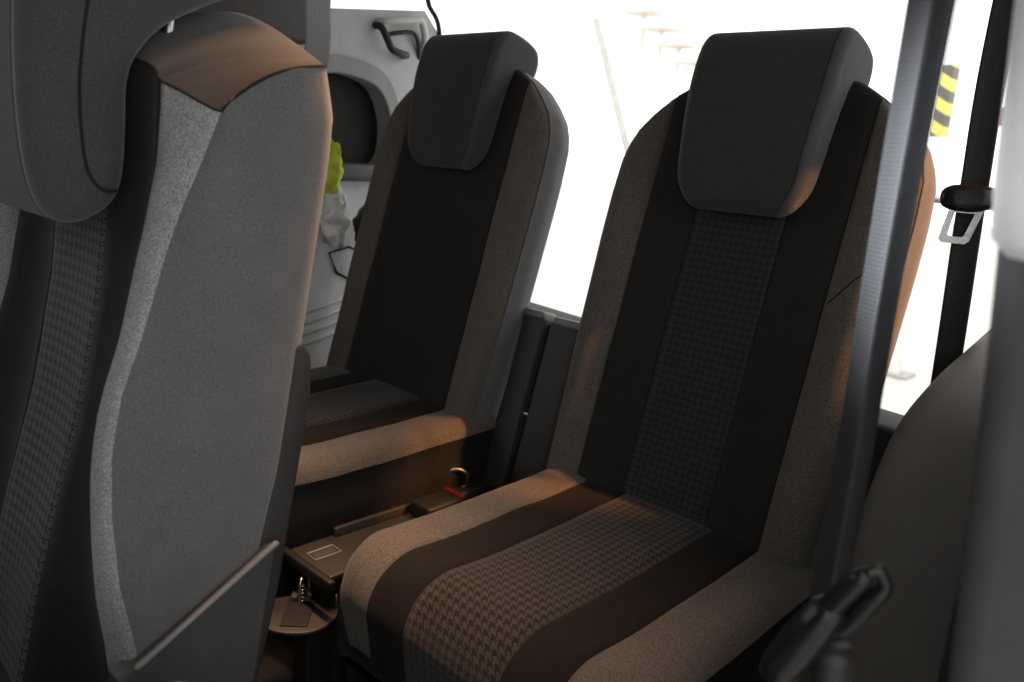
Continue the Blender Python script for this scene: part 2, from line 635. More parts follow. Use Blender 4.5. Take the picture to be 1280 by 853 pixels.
local(box('roof_lining', (-1.2, -2.6, 0.96), (0.55, 0.52, 1.0), M['lining'], body, 0.01))
local(box('front_light_block', (-1.2, -2.64, -0.33), (0.55, -2.6, 0.96), M['soft_black'], body, 0.0))  # unseen panel added to shut light out of the cabin front
local(box('lower_side', (-1.16, -2.6, -0.33), (-1.10, -0.35, 0.42), M['soft_black'], body, 0.01))
local(box('front_pillar', (-1.16, -1.5, 0.42), (-1.10, -1.3, 0.96), M['soft_black'], body, 0.01))
local(box('outer_side', (0.478, -0.42, -0.33), (0.53, 0.50, 0.40), M['soft_black'], body, 0.01))
local(box('shade_post', (0.485, -0.44, 0.40), (0.53, -0.24, 0.96), M['soft_black'], body, 0.01))  # unseen post widened to keep the hall lamp off the reclined seat
local(box('shade_rail', (0.485, -0.24, 0.84), (0.53, 0.40, 0.96), M['soft_black'], body, 0.01))  # unseen rail added to cut the hall lamp off the reclined seat
local(box('front_door', (0.50, -2.6, -0.33), (0.56, -1.30, 0.96), M['soft_black'], body, 0.01))
local(box('rear_post', (0.43, 0.40, 0.0), (0.53, 0.50, 0.96), M['soft_black'], body, 0.01))
tilt = Matrix.Translation((-0.15, 0.43, 0.118)) @ Matrix.Rotation(R(2.6), 4, 'Y')
sill = local(box('load_sill', (-0.92, -0.04, -0.45), (0.62, 0.07, 0.0), M['soft_black'], body, 0.012, tilt))
sp = box('scuff_plate', (-0.90, -0.015, 0.001), (0.60, 0.055, 0.012), M['pale_metal'], sill, 0.004, tilt)
sp.matrix_parent_inverse = Matrix.Translation(-Vector(body.location))

# ------------------------------------------------------------------ rear seats
RC = 0.262289
UPV = Vector((0, math.sin(RC), math.cos(RC)))
NF = Vector((0, -math.cos(RC), math.sin(RC)))
XV = Vector((1, 0, 0))


def bk(s, h, d):
    return XV * s + UPV * h + NF * d


A_, C_ = 0.158, 0.072
WH = ([-0.06, 0.0, 0.12, 0.25, 0.40, 0.47, 0.52, 0.545, 0.57, 0.60, 0.625, 0.645, 0.660],
      [0.218, 0.224, 0.230, 0.234, 0.237, 0.237, 0.234, 0.227, 0.215, 0.188, 0.160, 0.128, 0.090])


def back_section(h, wid, T=0.082, insert=True):
    a = min(A_, wid - 0.0012)
    c = min(C_, a - 0.004)
    kb = 1 - min(1, max(0, (h - 0.42) / 0.16))
    pts = []
    regs = []
    bps = [-wid, -a, -c, c, a, wid]
    cnt = [9, 6, 10, 6, 9]
    er = 0.014

    def depth(s):
        b = 0.016 * math.exp(-((abs(s) - 0.198) / 0.030) ** 2) * (0.35 + 0.65 * kb)
        b += -0.006 * math.cos(min(1, abs(s) / 0.16) * math.pi / 2)
        t = max(0.0, abs(s) - (wid - er))
        b += 0.0022 * mnoise.noise(Vector((s * 11, h * 8, 3.0))) + 0.0012 * mnoise.noise(Vector((s * 30, h * 17, 9.0)))
        return b * min(1, (wid - abs(s)) / 0.02 + 0.15) - (er - math.sqrt(max(0, er * er - t * t)))
    for q in range(5):
        lo, hi = bps[q], bps[q + 1]
        e = min(0.0028, (hi - lo) * 0.2)
        ss = [lo] + [lo + e + (hi - lo - 2 * e) * k / (cnt[q] - 1) for k in range(cnt[q])]
        for i, s in enumerate(ss):
            g = -0.0032 if (i == 0 and q > 0 and (insert or q in (1, 4))) else 0.0
            pts.append((s, depth(s) + g))
            regs.append(q)
    fr = len(pts)
    pts.append((wid, depth(wid)))
    regs.append(5)
    d0 = depth(wid)
    for k in range(1, 7):
        t = k / 6
        pts.append((wid + 0.007 * math.sin(math.pi * min(t, 1) * 0.8), d0 - 0.0035 + (-(T - 0.03) - d0) * t if k else d0))
        regs.append(5)
    x0 = pts[-1][0]
    for k in range(1, 6):
        t = k / 5 * math.pi / 2
        pts.append((x0 - 0.03 * (1 - math.cos(t)), -(T - 0.03) - 0.0035 - 0.03 * math.sin(t)))
        regs.append(5)
    xb = pts[-1][0]
    for k in range(1, 6):
        pts.append((xb - 2 * xb * k / 6, -T - 0.0035))
        regs.append(5)
    right = [pts[i] for i in range(fr + 1, fr + 12)]
    for (s, d) in right[::-1]:
        pts.append((-s, d))
        regs.append(5)
    return pts, regs, fr


def make_rear_seat(loc, label, weave_top):
    root = thing('rear_seat', loc, label, 'car seat', 'rear seats')
    hs = list(np.linspace(-0.06, 0.50, 30)) + list(np.linspace(0.512, 0.660, 22))
    rings, uvr = [], []
    for h in hs:
        wid = interp(h, *WH)
        sec, regs, fr = back_section(h, wid, 0.082, weave_top > 0)
        rings.append([bk(s, h, d) for s, d in sec])
        uvr.append([(s, h) for s, d in sec])
    sec, regs, fr = back_section(0.66, 0.09)
    for (dh, sc) in ((0.006, 0.93), (0.010, 0.8), (0.012, 0.55), (0.012, 0.2), (0.012, 0.02)):
        rings.append([bk(s * (0.5 + 0.5 * sc), 0.66 + dh, -0.041 + (d + 0.041) * sc) for s, d in sec])
        uvr.append([(s, 0.66 + dh) for s, d in sec])
    names = {0: 'sl', 1: 'c', 2: 'w', 3: 'c', 4: 'sr', 5: 'p'}
    nh = len(hs)

    def region(i, j):
        q = regs[j]
        if q == 2 and (i >= nh - 1 or hs[min(i, nh - 1)] > weave_top):
            return 'c'
        if i >= nh - 1 and q < 5:
            return 'c'
        return names[q]
    parts = split_loft(rings, region, lambda a, b: uvr[a][b])
    back = mesh_obj('backrest', *parts['p'][:2], M['grey_cloth'], root, True, parts['p'][2])
    mesh_obj('centre_panel', *parts['c'][:2], M['dark_cloth'], back, True, parts['c'][2])
    if 'w' in parts:
        mesh_obj('woven_insert', *parts['w'][:2], M['weave_fine'], back, True, parts['w'][2])
    mesh_obj('side_stripe', *parts['sl'][:2], M['stripe_cloth'], back, True, parts['sl'][2])
    mesh_obj('side_stripe', *parts['sr'][:2], M['stripe_cloth'], back, True, parts['sr'][2])
    nring = len(rings[0])
    for j, sx in ((fr, 1), (0, -1)):
        path = [rings[i][j] + XV * (0.0007 * sx) for i in range(nh)]
        tube('piping', path, 0.0017, M['piping'], back, 6)
    # diagonal dart stitched across the outer stripe
    for sx in ((1,) if weave_top > 0.4 else ()):
        pts = []
        for k in range(9):
            t = k / 8
            s = 0.163 + 0.066 * t
            h = 0.345 + 0.075 * t
            wid = interp(h, *WH)
            sec2, rg, f2 = back_section(h, wid)
            fs = [p[0] for p in sec2[:f2 + 1]]
            fd = [p[1] for p in sec2[:f2 + 1]]
            pts.append(bk(sx * s, h, float(np.interp(s, fs, fd)) + 0.0002))
        tube('dart_seam', pts, 0.0012, M['seam'], back, 6)
    # headrest: hooks over the top of the backrest and hangs down its front
    prof = smooth_loop([(0.016, 0.448), (0.034, 0.460), (0.045, 0.50), (0.054, 0.57), (0.056, 0.64), (0.050, 0.685),
                        (0.030, 0.708), (-0.01, 0.712), (-0.048, 0.706), (-0.063, 0.690), (-0.066, 0.665), (-0.056, 0.645),
                        (-0.02, 0.640), (-0.006, 0.630), (-0.002, 0.59), (-0.004, 0.52), (0.0, 0.462)], 5)

    def narrow(v):
        h = v.y
        f = 1.0 if h > 0.62 else 1 - 0.12 * (0.62 - h) / 0.17
        if h < 0.50:
            f *= 1 - 0.25 * ((0.50 - h) / 0.052) ** 2
        return f
    hr = sweep_pad('headrest', prof, [(a + 0.005, b) for a, b in [(-0.1102, 0.0165)] + fillet_slices(0.110, 0.0135, 0.0020) + [(0.1102, 0.0165)]], M['head_cloth'], root,
                   lambda s, v: bk(s, v.y, v.x), 0.0, narrow, M['head_side'], 9, (-0.066, 0.670))
    # cushion
    D, RF, ZB = 0.420, 0.070, -0.155
    ts = [0.06, 0.02, 0.0] + [-(D - RF) * k / 12 for k in range(1, 13)]
    rows = [(y, 0.0) for y in ts]
    for k in range(1, 13):
        a = k / 12 * math.pi / 2
        rows.append((-(D - RF) - RF * math.sin(a), RF * (1 - math.cos(a))))
    for k in range(1, 5):
        rows.append((-D + 0.010 * k / 4, RF + 0.065 * k / 4))
    rings, uvr = [], []
    acc = 0.0
    prev = None
    for (y, drop) in rows:
        if prev is not None:
            acc += math.hypot(y - prev[0], drop - prev[1])
        prev = (y, drop)
        q = max(0.0, -y - (D - 0.085))
        wid = 0.229 - (0.05 - math.sqrt(max(0, 0.05 ** 2 - (min(q, 0.084) * 0.5) ** 2))) - 0.02 * max(0, drop - 0.05) / 0.09
        a, c = 0.147, 0.076
        kz = 1 - drop / abs(ZB)

        def zt(s):
            z = 0.004 * math.cos(min(1, abs(s) / 0.147) * math.pi / 2) + 0.006 * math.exp(-((abs(s) - 0.185) / 0.035) ** 2)
            z += 0.004 * math.sin(y * 9.0 + 0.6) + 0.003 * mnoise.noise(Vector((s * 12, y * 9, 5.0))) + 0.0015 * mnoise.noise(Vector((s * 26, y * 22, 1.0)))
            er = 0.025
            t = max(0.0, abs(s) - (wid - er))
            return z - (er - math.sqrt(max(0, er * er - t * t)))
        pts, rg = [], []
        bps = [-wid, -a, -c, c, a, wid]
        cnt = [10, 6, 10, 6, 10]
        for qq in range(5):
            lo, hi = bps[qq], bps[qq + 1]
            e = 0.0028
            ss = [lo] + [lo + e + (hi - lo - 2 * e) * k / (cnt[qq] - 1) for k in range(cnt[qq])]
            for i, s in enumerate(ss):
                pts.append((s, zt(s) - (0.003 if (i == 0 and qq > 0) else 0)))
                rg.append(qq)
        fr2 = len(pts)
        pts.append((wid, zt(wid)))
        rg.append(5)
        z0 = zt(wid)
        side = []
        for k in range(1, 7):
            t = k / 6
            side.append((wid + (-0.003 if k == 1 else 0.006 * math.sin(math.pi * t)) , z0 - 0.004 + (ZB - z0 + 0.004) * t))
        pts += side
        rg += [5] * 6
        pts += [(wid * 0.5, ZB), (0, ZB), (-wid * 0.5, ZB)]
        rg += [5] * 3
        pts += [(-s, z) for s, z in side[::-1]]
        rg += [5] * 6
        rings.append([Vector((s + 0.010, y, ZB + (z - ZB) * kz)) for s, z in pts])
        uvr.append([(s, acc) for s, z in pts])
    names = {0: 'sl', 1: 'c', 2: 'w', 3: 'c', 4: 'sr', 5: 'p'}
    last = rings[-1]
    ctr = sum(last, Vector()) / len(last)
    rings.append([p.lerp(ctr, 0.98) for p in last])
    uvr.append(uvr[-1])
    nr = len(rings)

    def region2(i, j):
        if i == nr - 2:
            return 'p'
        return names[rg[j]]
    parts = split_loft(rings, region2, lambda a, b: uvr[a][b])
    cu = mesh_obj('cushion', *parts['p'][:2], M['skirt_cloth'], root, True, parts['p'][2])
    mesh_obj('centre_panel', *parts['c'][:2], M['dark_cloth_dimmed'], cu, True, parts['c'][2])
    mesh_obj('woven_insert', *parts['w'][:2], M['weave'], cu, True, parts['w'][2])
    mesh_obj('side_stripe', *parts['sl'][:2], M['stripe_cloth'], cu, True, parts['sl'][2])
    mesh_obj('side_stripe', *parts['sr'][:2], M['stripe_cloth'], cu, True, parts['sr'][2])
    box('seat_base', (-0.19, -0.37, -0.29), (0.21, 0.02, -0.150), M['black_plastic'], root, 0.01)
    return root


seat_near = make_rear_seat((0, 0, 0), 'larger dark rear seat behind the thick black belt, its whole patterned cushion in view', 0.47)
seat_far = make_rear_seat((-0.636, 0.0, 0.022), 'farther rear seat with plain dark back, its cushion half hidden by the grey reclined seat', -1)

# ------------------------------------------------------------------ reclined seat in front
mid = thing('middle_seat', (-0.33, -0.6, -0.29), 'reclined seat seen from its grey side, pale bolster stripe and overhanging headrest', 'car seat')
MLOC = Vector(mid.location)


def mput(V):
    return [Vector(v) - MLOC for v in V]


BACK = ([-.25, -.009, .097, .16, .265, .304, .4, .477, .52, .565], [-.625, -.598, -.578, -.562, -.545, -.539, -.524, -.512, -.508, -.517])
SEAM = ([-.25, .029, .097, .165, .221, .274, .326, .391, .431, .472, .515], [-.685, -.713, -.725, -.729, -.727, -.717, -.697, -.677, -.662, -.643, -.625])
INNER = ([-.25, .015, .065, .131, .195, .248, .291, .311, .361, .412, .469, .538], [-.70, -.717, -.722, -.721, -.717, -.708, -.694, -.688, -.678, -.667, -.657, -.653])
WEAVE = ([-.25, -.064, .023, .091, .123, .178, .206, .258, .286, .33, .368, .405, .56], [-.80, -.766, -.748, -.731, -.722, -.706, -.698, -.687, -.682, -.673, -.668, -.664, -.655])


def col(x):
    """Across position (metres inside the near side, 0..0.46) -> y(z) of the front skin and its top height."""
    u = min(x, 0.46 - x)
    ys = lambda z: interp(z, *SEAM)
    yi = lambda z: interp(z, *INNER)
    yw = lambda z: interp(z, *WEAVE)
    ztop = interp(u, [0, 0.03, 0.052, 0.07, 0.16, 0.23], [0.515, 0.530, 0.538, 0.547, 0.566, 0.570])
    if u <= 0.052:
        t = u / 0.052
        f = lambda z: ys(z) * (1 - t) + yi(z) * t - 0.010 * math.sin(math.pi * t) * (1 if z < 0.45 else max(0.2, 1 - (z - 0.45) / 0.08))
    elif u <= 0.16:
        t = (u - 0.052) / 0.108
        f = lambda z: yi(z) * (1 - t) + yw(z) * t + 0.014 * math.sin(math.pi * t)
    else:
        f = lambda z: yw(z) + 0.004 * math.sin(math.pi * min(1, (u - 0.16) / 0.14))
    return f, ztop


bps = [0, 0.052, 0.16, 0.30, 0.408, 0.46]
cnt = [11, 9, 12, 9, 11]
Z0 = -0.10
NV = 56
cols, cregs, cgro = [], [], []
for q in range(5):
    lo, hi = bps[q], bps[q + 1]
    e = 0.003
    ss = [lo] + [lo + e + (hi - lo - 2 * e) * k / (cnt[q] - 1) for k in range(cnt[q])]
    for i, s in enumerate(ss):
        cols.append(s)
        cregs.append(q)
        cgro.append(0.0035 if i == 0 else 0.0)
cols.append(0.46)
cregs.append(5)
cgro.append(0.0035)
rings, uvr = [], []
for iv in range(NV + 1):
    v = iv / NV
    ring, uvv = [], []
    for s, g in zip(cols, cgro):
        f, zt_ = col(s)
        z = Z0 + (zt_ - Z0) * v
        ring.append(Vector((-0.10 - s, f(z) + g, z)))
        uvv.append((s, z * 1.05))
    # far side, then back, then near side
    zf = Z0 + (0.515 - Z0) * v
    zb = Z0 + (0.565 - Z0) * v
    yf, yb = interp(zf, *SEAM), interp(zb, *BACK)
    NS = 10
    side = []
    for k in range(1, NS):
        t = k / NS
        zz = zf + (zb - zf) * t
        bulge = 0.012 * max(0.0, math.sin(math.pi * t)) ** 0.7
        bulge += (0.004 * mnoise.noise(Vector((yf * 3 + t * 1.5, zz * 6, 2.0))) + 0.0016 * mnoise.noise(Vector((t * 5, zz * 19, 7.0)))) * math.sin(math.pi * t)
        bulge *= min(1.0, max(0.0, (zz - 0.02) / 0.16))
        side.append((bulge, yf + (yb - yf) * t, zz + 0.015 * math.sin(math.pi * t ** 0.75) * v ** 5))
    for (b_, y_, z_) in side:
        ring.append(Vector((-0.56 - b_, y_, z_)))
        uvv.append((y_, z_))
    nb = 12
    for k in range(nb + 1):
        x = -0.56 + 0.46 * k / nb
        c = max(0.0, 1 - ((x + 0.33) / 0.23) ** 2)
        zz = Z0 + (0.565 + 0.063 * c ** 1.5 - Z0) * v
        ring.append(Vector((x, yb + 0.012 * min(1, c * 3), zz)))
        uvv.append((x, zz))
    for (b_, y_, z_) in side[::-1]:
        ring.append(Vector((-0.10 + b_, y_, z_)))
        uvv.append((y_, z_))
    rings.append(ring)
    uvr.append(uvv)
rings = [mput(r) for r in rings]
nc = len(cols)


def region3(i, j):
    if j < nc - 1:
        return ('sr', 'c', 'w', 'c', 'sl')[cregs[j]]
    return 'p'


parts = split_loft(rings, region3, lambda a, b: uvr[a][b])
mb = mesh_obj('backrest', *parts['p'][:2], M['grey_cloth'], mid, True, parts['p'][2])
mesh_obj('centre_panel', *parts['c'][:2], M['dark_cloth'], mb, True, parts['c'][2])
M['weave_mid'] = weave_mat('woven_cloth_mid', (0.020, 0.020, 0.020), (0.15, 0.15, 0.152), 0.0122)
mesh_obj('woven_insert', *parts['w'][:2], M['weave_mid'], mb, True, parts['w'][2])
mesh_obj('side_stripe', *parts['sr'][:2], M['stripe_cloth_lit'], mb, True, parts['sr'][2])
mesh_obj('side_stripe', *parts['sl'][:2], M['stripe_cloth_lit'], mb, True, parts['sl'][2])
# padded top panel between the front seam and the rear edge
top = rings[-1]
front = top[:nc]
rear_cols = []
nback0 = nc + 9
backpts = top[nback0:nback0 + 13][::-1]          # near side first
bx = [-p.x for p in backpts]
rows = []
NT = 16
sidept = top[nback0 + 13:][::-1]
for k in range(NT + 1):
    t = k / NT
    row = []
    for p in front:
        xq = -p.x
        yb = float(np.interp(xq, bx, [q.y for q in backpts]))
        zb = float(np.interp(xq, bx, [q.z for q in backpts]))
        B = Vector((p.x, yb, zb))
        u = min(abs(p.x + MLOC.x + 0.10), abs(p.x + MLOC.x + 0.56))
        g = min(1, u / 0.06)
        q = p.lerp(B, t)
        q.z += 0.010 * max(0.0, math.sin(math.pi * t)) ** 0.8 * g
        if u < 1e-4:
            q.z += 0.015 * math.sin(math.pi * t ** 0.75)
            q.x += 0.012 * max(0.0, math.sin(math.pi * t)) ** 0.7 * (1 if p.x + MLOC.x > -0.3 else -1)
        row.append(q)
    rows.append(row)
V, F = loft(rows, False)
mesh_obj('top_panel', V, F, M['head_side'], mb, True)
tube('piping', [p + Vector((0, -0.0005, 0.0005)) for p in front], 0.0013, M['seam'], mb, 6)
edge_near = [rows[k][0] for k in range(NT + 1)]
tube('piping', edge_near, 0.0016, M['seam'], mb, 6)
# plastic back shell and lower side cover
shell = [(-0.536, 0.300), (-0.527, 0.285), (-0.527, 0.245), (-0.545, 0.138), (-0.563, 0.034), (-0.595, -0.10), (-0.63, -0.10), (-0.60, 0.034), (-0.580, 0.138), (-0.560, 0.245), (-0.556, 0.300)]
o = prism('back_shell', shell, 0, -0.556, -0.098, M['shell_dark'], mid, 0.006)
o.matrix_parent_inverse = Matrix.Translation(-MLOC)
cover = [(-0.730, 0.010), (-0.706, 0.022), (-0.640, 0.060), (-0.580, 0.094), (-0.572, 0.094), (-0.590, -0.02), (-0.640, -0.28), (-0.74, -0.28)]
o = prism('side_cover', cover, 0, -0.115, -0.0885, M['trim_grey'], mid, 0.004)
o.matrix_parent_inverse = Matrix.Translation(-MLOC)
tube('cover_bead', mput(smooth_path([(-0.088, -0.714, 0.018), (-0.087, -0.706, 0.0225), (-0.087, -0.640, 0.0605), (-0.087, -0.580, 0.0945), (-0.0885, -0.574, 0.095)], 6)), 0.0036, M['bead_grey'], o, 8).matrix_parent_inverse = Matrix.Identity(4)
o.children[0].location = MLOC
# headrest hooked over the top
hprof = smooth_loop([(-.716, .408), (-.694, .412), (-.673, .428), (-.663, .455), (-.659, .50), (-.656, .537), (-.645, .563), (-.62, .590),
                     (-.57, .619), (-.520, .640), (-.505, .660), (-.525, .700), (-.60, .728), (-.68, .730), (-.722, .700),
                     (-.742, .62), (-.748, .53), (-.745, .46), (-.735, .422)], 5)
HX = -0.33
hs_r = [(0.100, 0.0), (0.108, 0.0), (0.1095, 0.0028), (0.111, 0.0), (0.118, 0.0006), (0.125, 0.003), (0.130, 0.007), (0.133, 0.012), (0.1345, 0.018), (0.135, 0.022), (0.1351, 0.026)]
mh = sweep_pad('headrest', hprof, [(-a, b) for a, b in hs_r[::-1]] + [(-0.05, 0), (0, 0), (0.05, 0)] + hs_r, M['head_cloth'], mid,
               lambda s, v: Vector((HX + s, v.x, v.y)) - MLOC, 0.0, None, M['head_side'], 9, (-0.506, 0.665))
pipe = smooth_path([(-.1945, -.684, .68), (-.1945, -.690, .62), (-.1945, -.698, .571), (-.1945, -.703, .53), (-.1945, -.7035, .494), (-.1945, -.701, .462), (-.1945, -.694, .445), (-.1945, -.684, .4385), (-.1955, -.674, .439)], 6)
tube('headrest_seam', mput(pipe), 0.0016, M['seam'], mh, 6)
# cushion of the reclined seat
cprof = smooth_loop([(-.70, -.10), (-.74, -.085), (-.85, -.075), (-1.0, -.07), (-1.12, -.075), (-1.18, -.11), (-1.17, -.17), (-1.0, -.20), (-.80, -.20), (-.70, -.18)], 5)
sweep_pad('cushion', cprof, fillet_slices(0.225, 0.03, 0.002), M['dark_cloth'], mid, lambda s, v: Vector((HX + s, v.x, v.y)) - MLOC)
o = box('seat_base', (-0.52, -1.12, -0.29), (-0.14, -0.62, -0.195), M['black_plastic'], mid, 0.01)
o.matrix_parent_inverse = Matrix.Translation(-MLOC)
for (px_, py_) in ((-0.25, -0.60), (-0.41, -0.60)):
    tube('headrest_rod', mput([(px_, -0.60, 0.52), (px_, -0.60, 0.66)]), 0.006, M['metal'], mid, 10)

# ------------------------------------------------------------------ seat belts


def strap(name, path, width, wdir, mat, parent=None, curl=0.0, thick=0.0014, n=12):
    """Webbing ribbon along a path; wdir is the across direction, curl (radians) bows its section."""
    path = [Vector(p) for p in path]
    rings, uvr = [], []
    acc = 0
    for i, p in enumerate(path):
        t = (path[min(i + 1, len(path) - 1)] - path[max(i - 1, 0)]).normalized()
        if i:
            acc += (p - path[i - 1]).length
        wd = wdir(i / (len(path) - 1)) if callable(wdir) else Vector(wdir)
        a = (wd - t * wd.dot(t)).normalized()
        nrm = a.cross(t)
        outer, inner = [], []
        for k in range(n + 1):
            s = k / n - 0.5
            if curl:
                rr = width / curl
                off = lambda r: a * (r * math.sin(s * curl)) + nrm * (r * math.cos(s * curl) - rr)
                outer.append(p + off(rr))
                inner.append(p + off(rr - thick))
            else:
                outer.append(p + a * (s * width) + nrm * thick / 2)
                inner.append(p + a * (s * width) - nrm * thick / 2)
        rings.append(outer + inner[::-1])
        us = [(k / n * width, acc) for k in range(n + 1)]
        uvr.append(us + us[::-1])
    V, F = loft(rings, True, True)
    return mesh_obj(name, V, F, mat, parent, True, [u for r in uvr for u in r])


bpath = smooth_path([(0.413, -0.45, 1.0), (0.411, -0.45, 0.60), (0.411, -0.45, 0.43), (0.413, -0.45, 0.31), (0.412, -0.45, 0.215), (0.412, -0.45, 0.05), (0.415, -0.45, -0.25)], 8)
b1 = thing('seat_belt', (0.412, -0.45, -0.25), 'thick black belt hanging close in front of the nearer rear seat, shiny along one edge', 'seat belt', 'seat belts')
e1 = Vector((0.945, 0.33, 0))
e2 = Vector((-0.33, 0.945, 0))
fold = smooth_path([(-0.0125, 0.0160, 0), (-0.0085, 0.0105, 0), (-0.0045, 0.005, 0), (-0.0012, 0.0012, 0), (0.001, 0.0, 0), (0.004, 0.003, 0), (0.0085, 0.011, 0), (0.0125, 0.020, 0)], 4)
rings, uvr = [], []
acc = 0
for i, p in enumerate(bpath):
    if i:
        acc += (p - bpath[i - 1]).length
    k_ = 1 + 0.10 * math.sin(acc * 7)
    f1 = [p - Vector((0.412, -0.45, -0.25)) + e1 * q.x * k_ + e2 * q.y for q in fold]
    f2 = [v + e2 * 0.0016 for v in f1[::-1]]
    rings.append(f1 + f2)
    us = [(0.046 * k / (len(fold) - 1), acc) for k in range(len(fold))]
    uvr.append(us + us[::-1])
V, F = loft(rings, True, True)
mesh_obj('webbing', V, F, M['strap_black'], b1, True, [u for r in uvr for u in r])
b2 = strap('seat_belt', smooth_path([(-0.745, -0.11, 0.96), (-0.747, -0.11, 0.74), (-0.75, -0.112, 0.63), (-0.76, -0.16, 0.45), (-0.77, -0.24, 0.20), (-0.77, -0.30, -0.2)], 8), 0.060, (-0.2, 1, 0), M['strap_grey'], None, 0.0)
tag(b2, 'grey ribbed belt hanging at the far side beside the handle panel', 'seat belt', 'seat belts')
b3 = thing('seat_belt', (0.316, 0.10, -0.1), 'thin black belt with silver tongue hanging against the bright rear opening', 'seat belt', 'seat belts')
B3 = Vector(b3.location)
bp3 = smooth_path([(0.300, 0.13, 0.95), (0.302, 0.10, 0.652), (0.306, 0.10, 0.50), (0.308, 0.10, 0.44), (0.316, 0.10, 0.25), (0.325, 0.10, -0.1)], 8)
strap('webbing', [p - B3 for p in bp3], 0.030, (0.97, 0.22, 0.0), M['strap_dark'], b3, 0.5)
# tongue: moulded head with a slot, steel loop with a window
xd = Vector((0.95, 0.30, 0)).normalized()
dn = Vector((-0.012, -0.012, -0.10)).normalized()
nn = xd.cross(dn).normalized()
TC = Vector((0.306, 0.088, 0.487))


def tput(u, v, d):
    return TC + xd * u + dn * v + nn * d - B3


hp = smooth_loop([(-0.030, -0.002), (-0.024, -0.010), (-0.010, -0.013), (0.010, -0.013), (0.024, -0.010), (0.030, 0.0), (0.026, 0.012), (0.012, 0.018), (-0.012, 0.018), (-0.026, 0.012)], 4)
rg_ = []
for (d, sc) in ((-0.009, 0.4), (-0.009, 0.8), (-0.006, 0.97), (0.0, 1.0), (0.006, 0.97), (0.009, 0.8), (0.009, 0.4), (0.009, 0.02)):
    rg_.append([tput(p.x * sc, 0.002 + (p.y - 0.002) * sc, d) for p in hp])
V, F = loft(rg_, True, True)
tg = mesh_obj('tongue_grip', V, F, M['gloss_black'], b3)
outer = [(-0.016, 0.014), (0.020, 0.014), (0.016, 0.052), (0.012, 0.056), (-0.012, 0.056), (-0.016, 0.052)]
innr = [(-0.009, 0.020), (0.012, 0.020), (0.009, 0.046), (0.007, 0.048), (-0.007, 0.048), (-0.009, 0.046)]
V, F = [], []
for d in (0.0015, -0.0015):
    V += [tput(u, v, d) for u, v in outer] + [tput(u, v, d) for u, v in innr]
for k in range(6):
    k2 = (k + 1) % 6
    F += [(k, k2, 6 + k2, 6 + k), (12 + k2, 12 + k, 18 + k, 18 + k2), (k2, k, 12 + k, 12 + k2), (6 + k, 6 + k2, 18 + k2, 18 + k)]
mesh_obj('tongue_plate', V, F, M['metal'], b3, False)

# ------------------------------------------------------------------ near pillar and near quarter trim
pil = thing('door_pillar', (0.55, -0.55, -0.33), 'smooth door pillar trim, pale grey above and dark grey below, beside the lever', 'door pillar')
PL = Vector(pil.location)


def vsweep(name, levels, mat, parent, origin):
    """Stack of rounded-rectangle rings: (z, x0, x1, y0, y1, radius)."""
    rings = []
    for (z, x0, x1, y0, y1, r) in levels:
        ring = []
        for (cx, cy, a0) in ((x1 - r, y1 - r, 0), (x0 + r, y1 - r, 90), (x0 + r, y0 + r, 180), (x1 - r, y0 + r, 270)):
            for k in range(6):
                a = R(a0 + 90 * k / 5)
                ring.append(Vector((cx + r * math.cos(a), cy + r * math.sin(a), z)) - origin)
        rings.append(ring)
    V, F = loft(rings, True, True)
    o = mesh_obj(name, V, F, mat, parent)
    o.data.set_sharp_from_angle(angle=R(55))
    return o


vsweep('upper_cover', [(0.468, 0.510, 0.63, -0.555, -0.45, 0.015), (0.470, 0.496, 0.64, -0.562, -0.45, 0.018), (0.478, 0.489, 0.64, -0.565, -0.45, 0.018), (0.50, 0.486, 0.64, -0.565, -0.45, 0.018), (0.60, 0.478, 0.64, -0.565, -0.45, 0.018), (0.96, 0.45, 0.64, -0.565, -0.45, 0.018)], M['pillar_pale'], pil, PL)
vsweep('lower_cover', [(-0.33, 0.528, 0.64, -0.555, -0.45, 0.018), (0.10, 0.519, 0.64, -0.555, -0.45, 0.018), (0.257, 0.508, 0.64, -0.555, -0.45, 0.018), (0.323, 0.503, 0.64, -0.555, -0.45, 0.018), (0.40, 0.497, 0.64, -0.555, -0.45, 0.018), (0.50, 0.488, 0.64, -0.555, -0.45, 0.018)], M['pillar_dark'], pil, PL)
tube('door_seal', [Vector(p) - PL for p in smooth_path([(0.528, -0.50, -0.33), (0.518, -0.50, 0.10), (0.507, -0.50, 0.257), (0.502, -0.50, 0.323), (0.496, -0.50, 0.40), (0.490, -0.50, 0.475)], 6)], 0.005, M['rubber'], pil, 10)

# near quarter trim: smooth moulded wheel-arch cover
qt = thing('quarter_trim', (0.41, 0.1, -0.29), 'dark moulded trim with warm lit rounded top beside the near seat', 'interior trim')
QL = Vector(qt.location)
qprof = smooth_loop([(-0.228, -0.29), (-0.228, -0.05), (-0.224, 0.067), (-0.214, 0.156), (-0.180, 0.225), (-0.130, 0.277), (-0.045, 0.308),
                     (0.07, 0.330), (0.20, 0.352), (0.36, 0.37), (0.40, 0.33), (0.40, 0.0), (0.40, -0.29), (0.1, -0.29)], 5)
rings = []
Pq = qprof
nq = len(Pq)
norq = []
ar = sum(Pq[i].x * Pq[(i + 1) % nq].y - Pq[(i + 1) % nq].x * Pq[i].y for i in range(nq))
for i in range(nq):
    t = Pq[(i + 1) % nq] - Pq[i - 1]
    norq.append(Vector((-t.y, t.x, 0)).normalized() * (1 if ar > 0 else -1))
for k in range(9):
    a = k / 8 * math.pi / 2
    ins = 0.035 * (1 - math.sin(a))
    x = 0.335 + 0.035 * (1 - math.cos(a))
    rings.append([Vector((x, p.x + n_.x * ins, p.y + n_.y * ins)) - QL for p, n_ in zip(Pq, norq)])
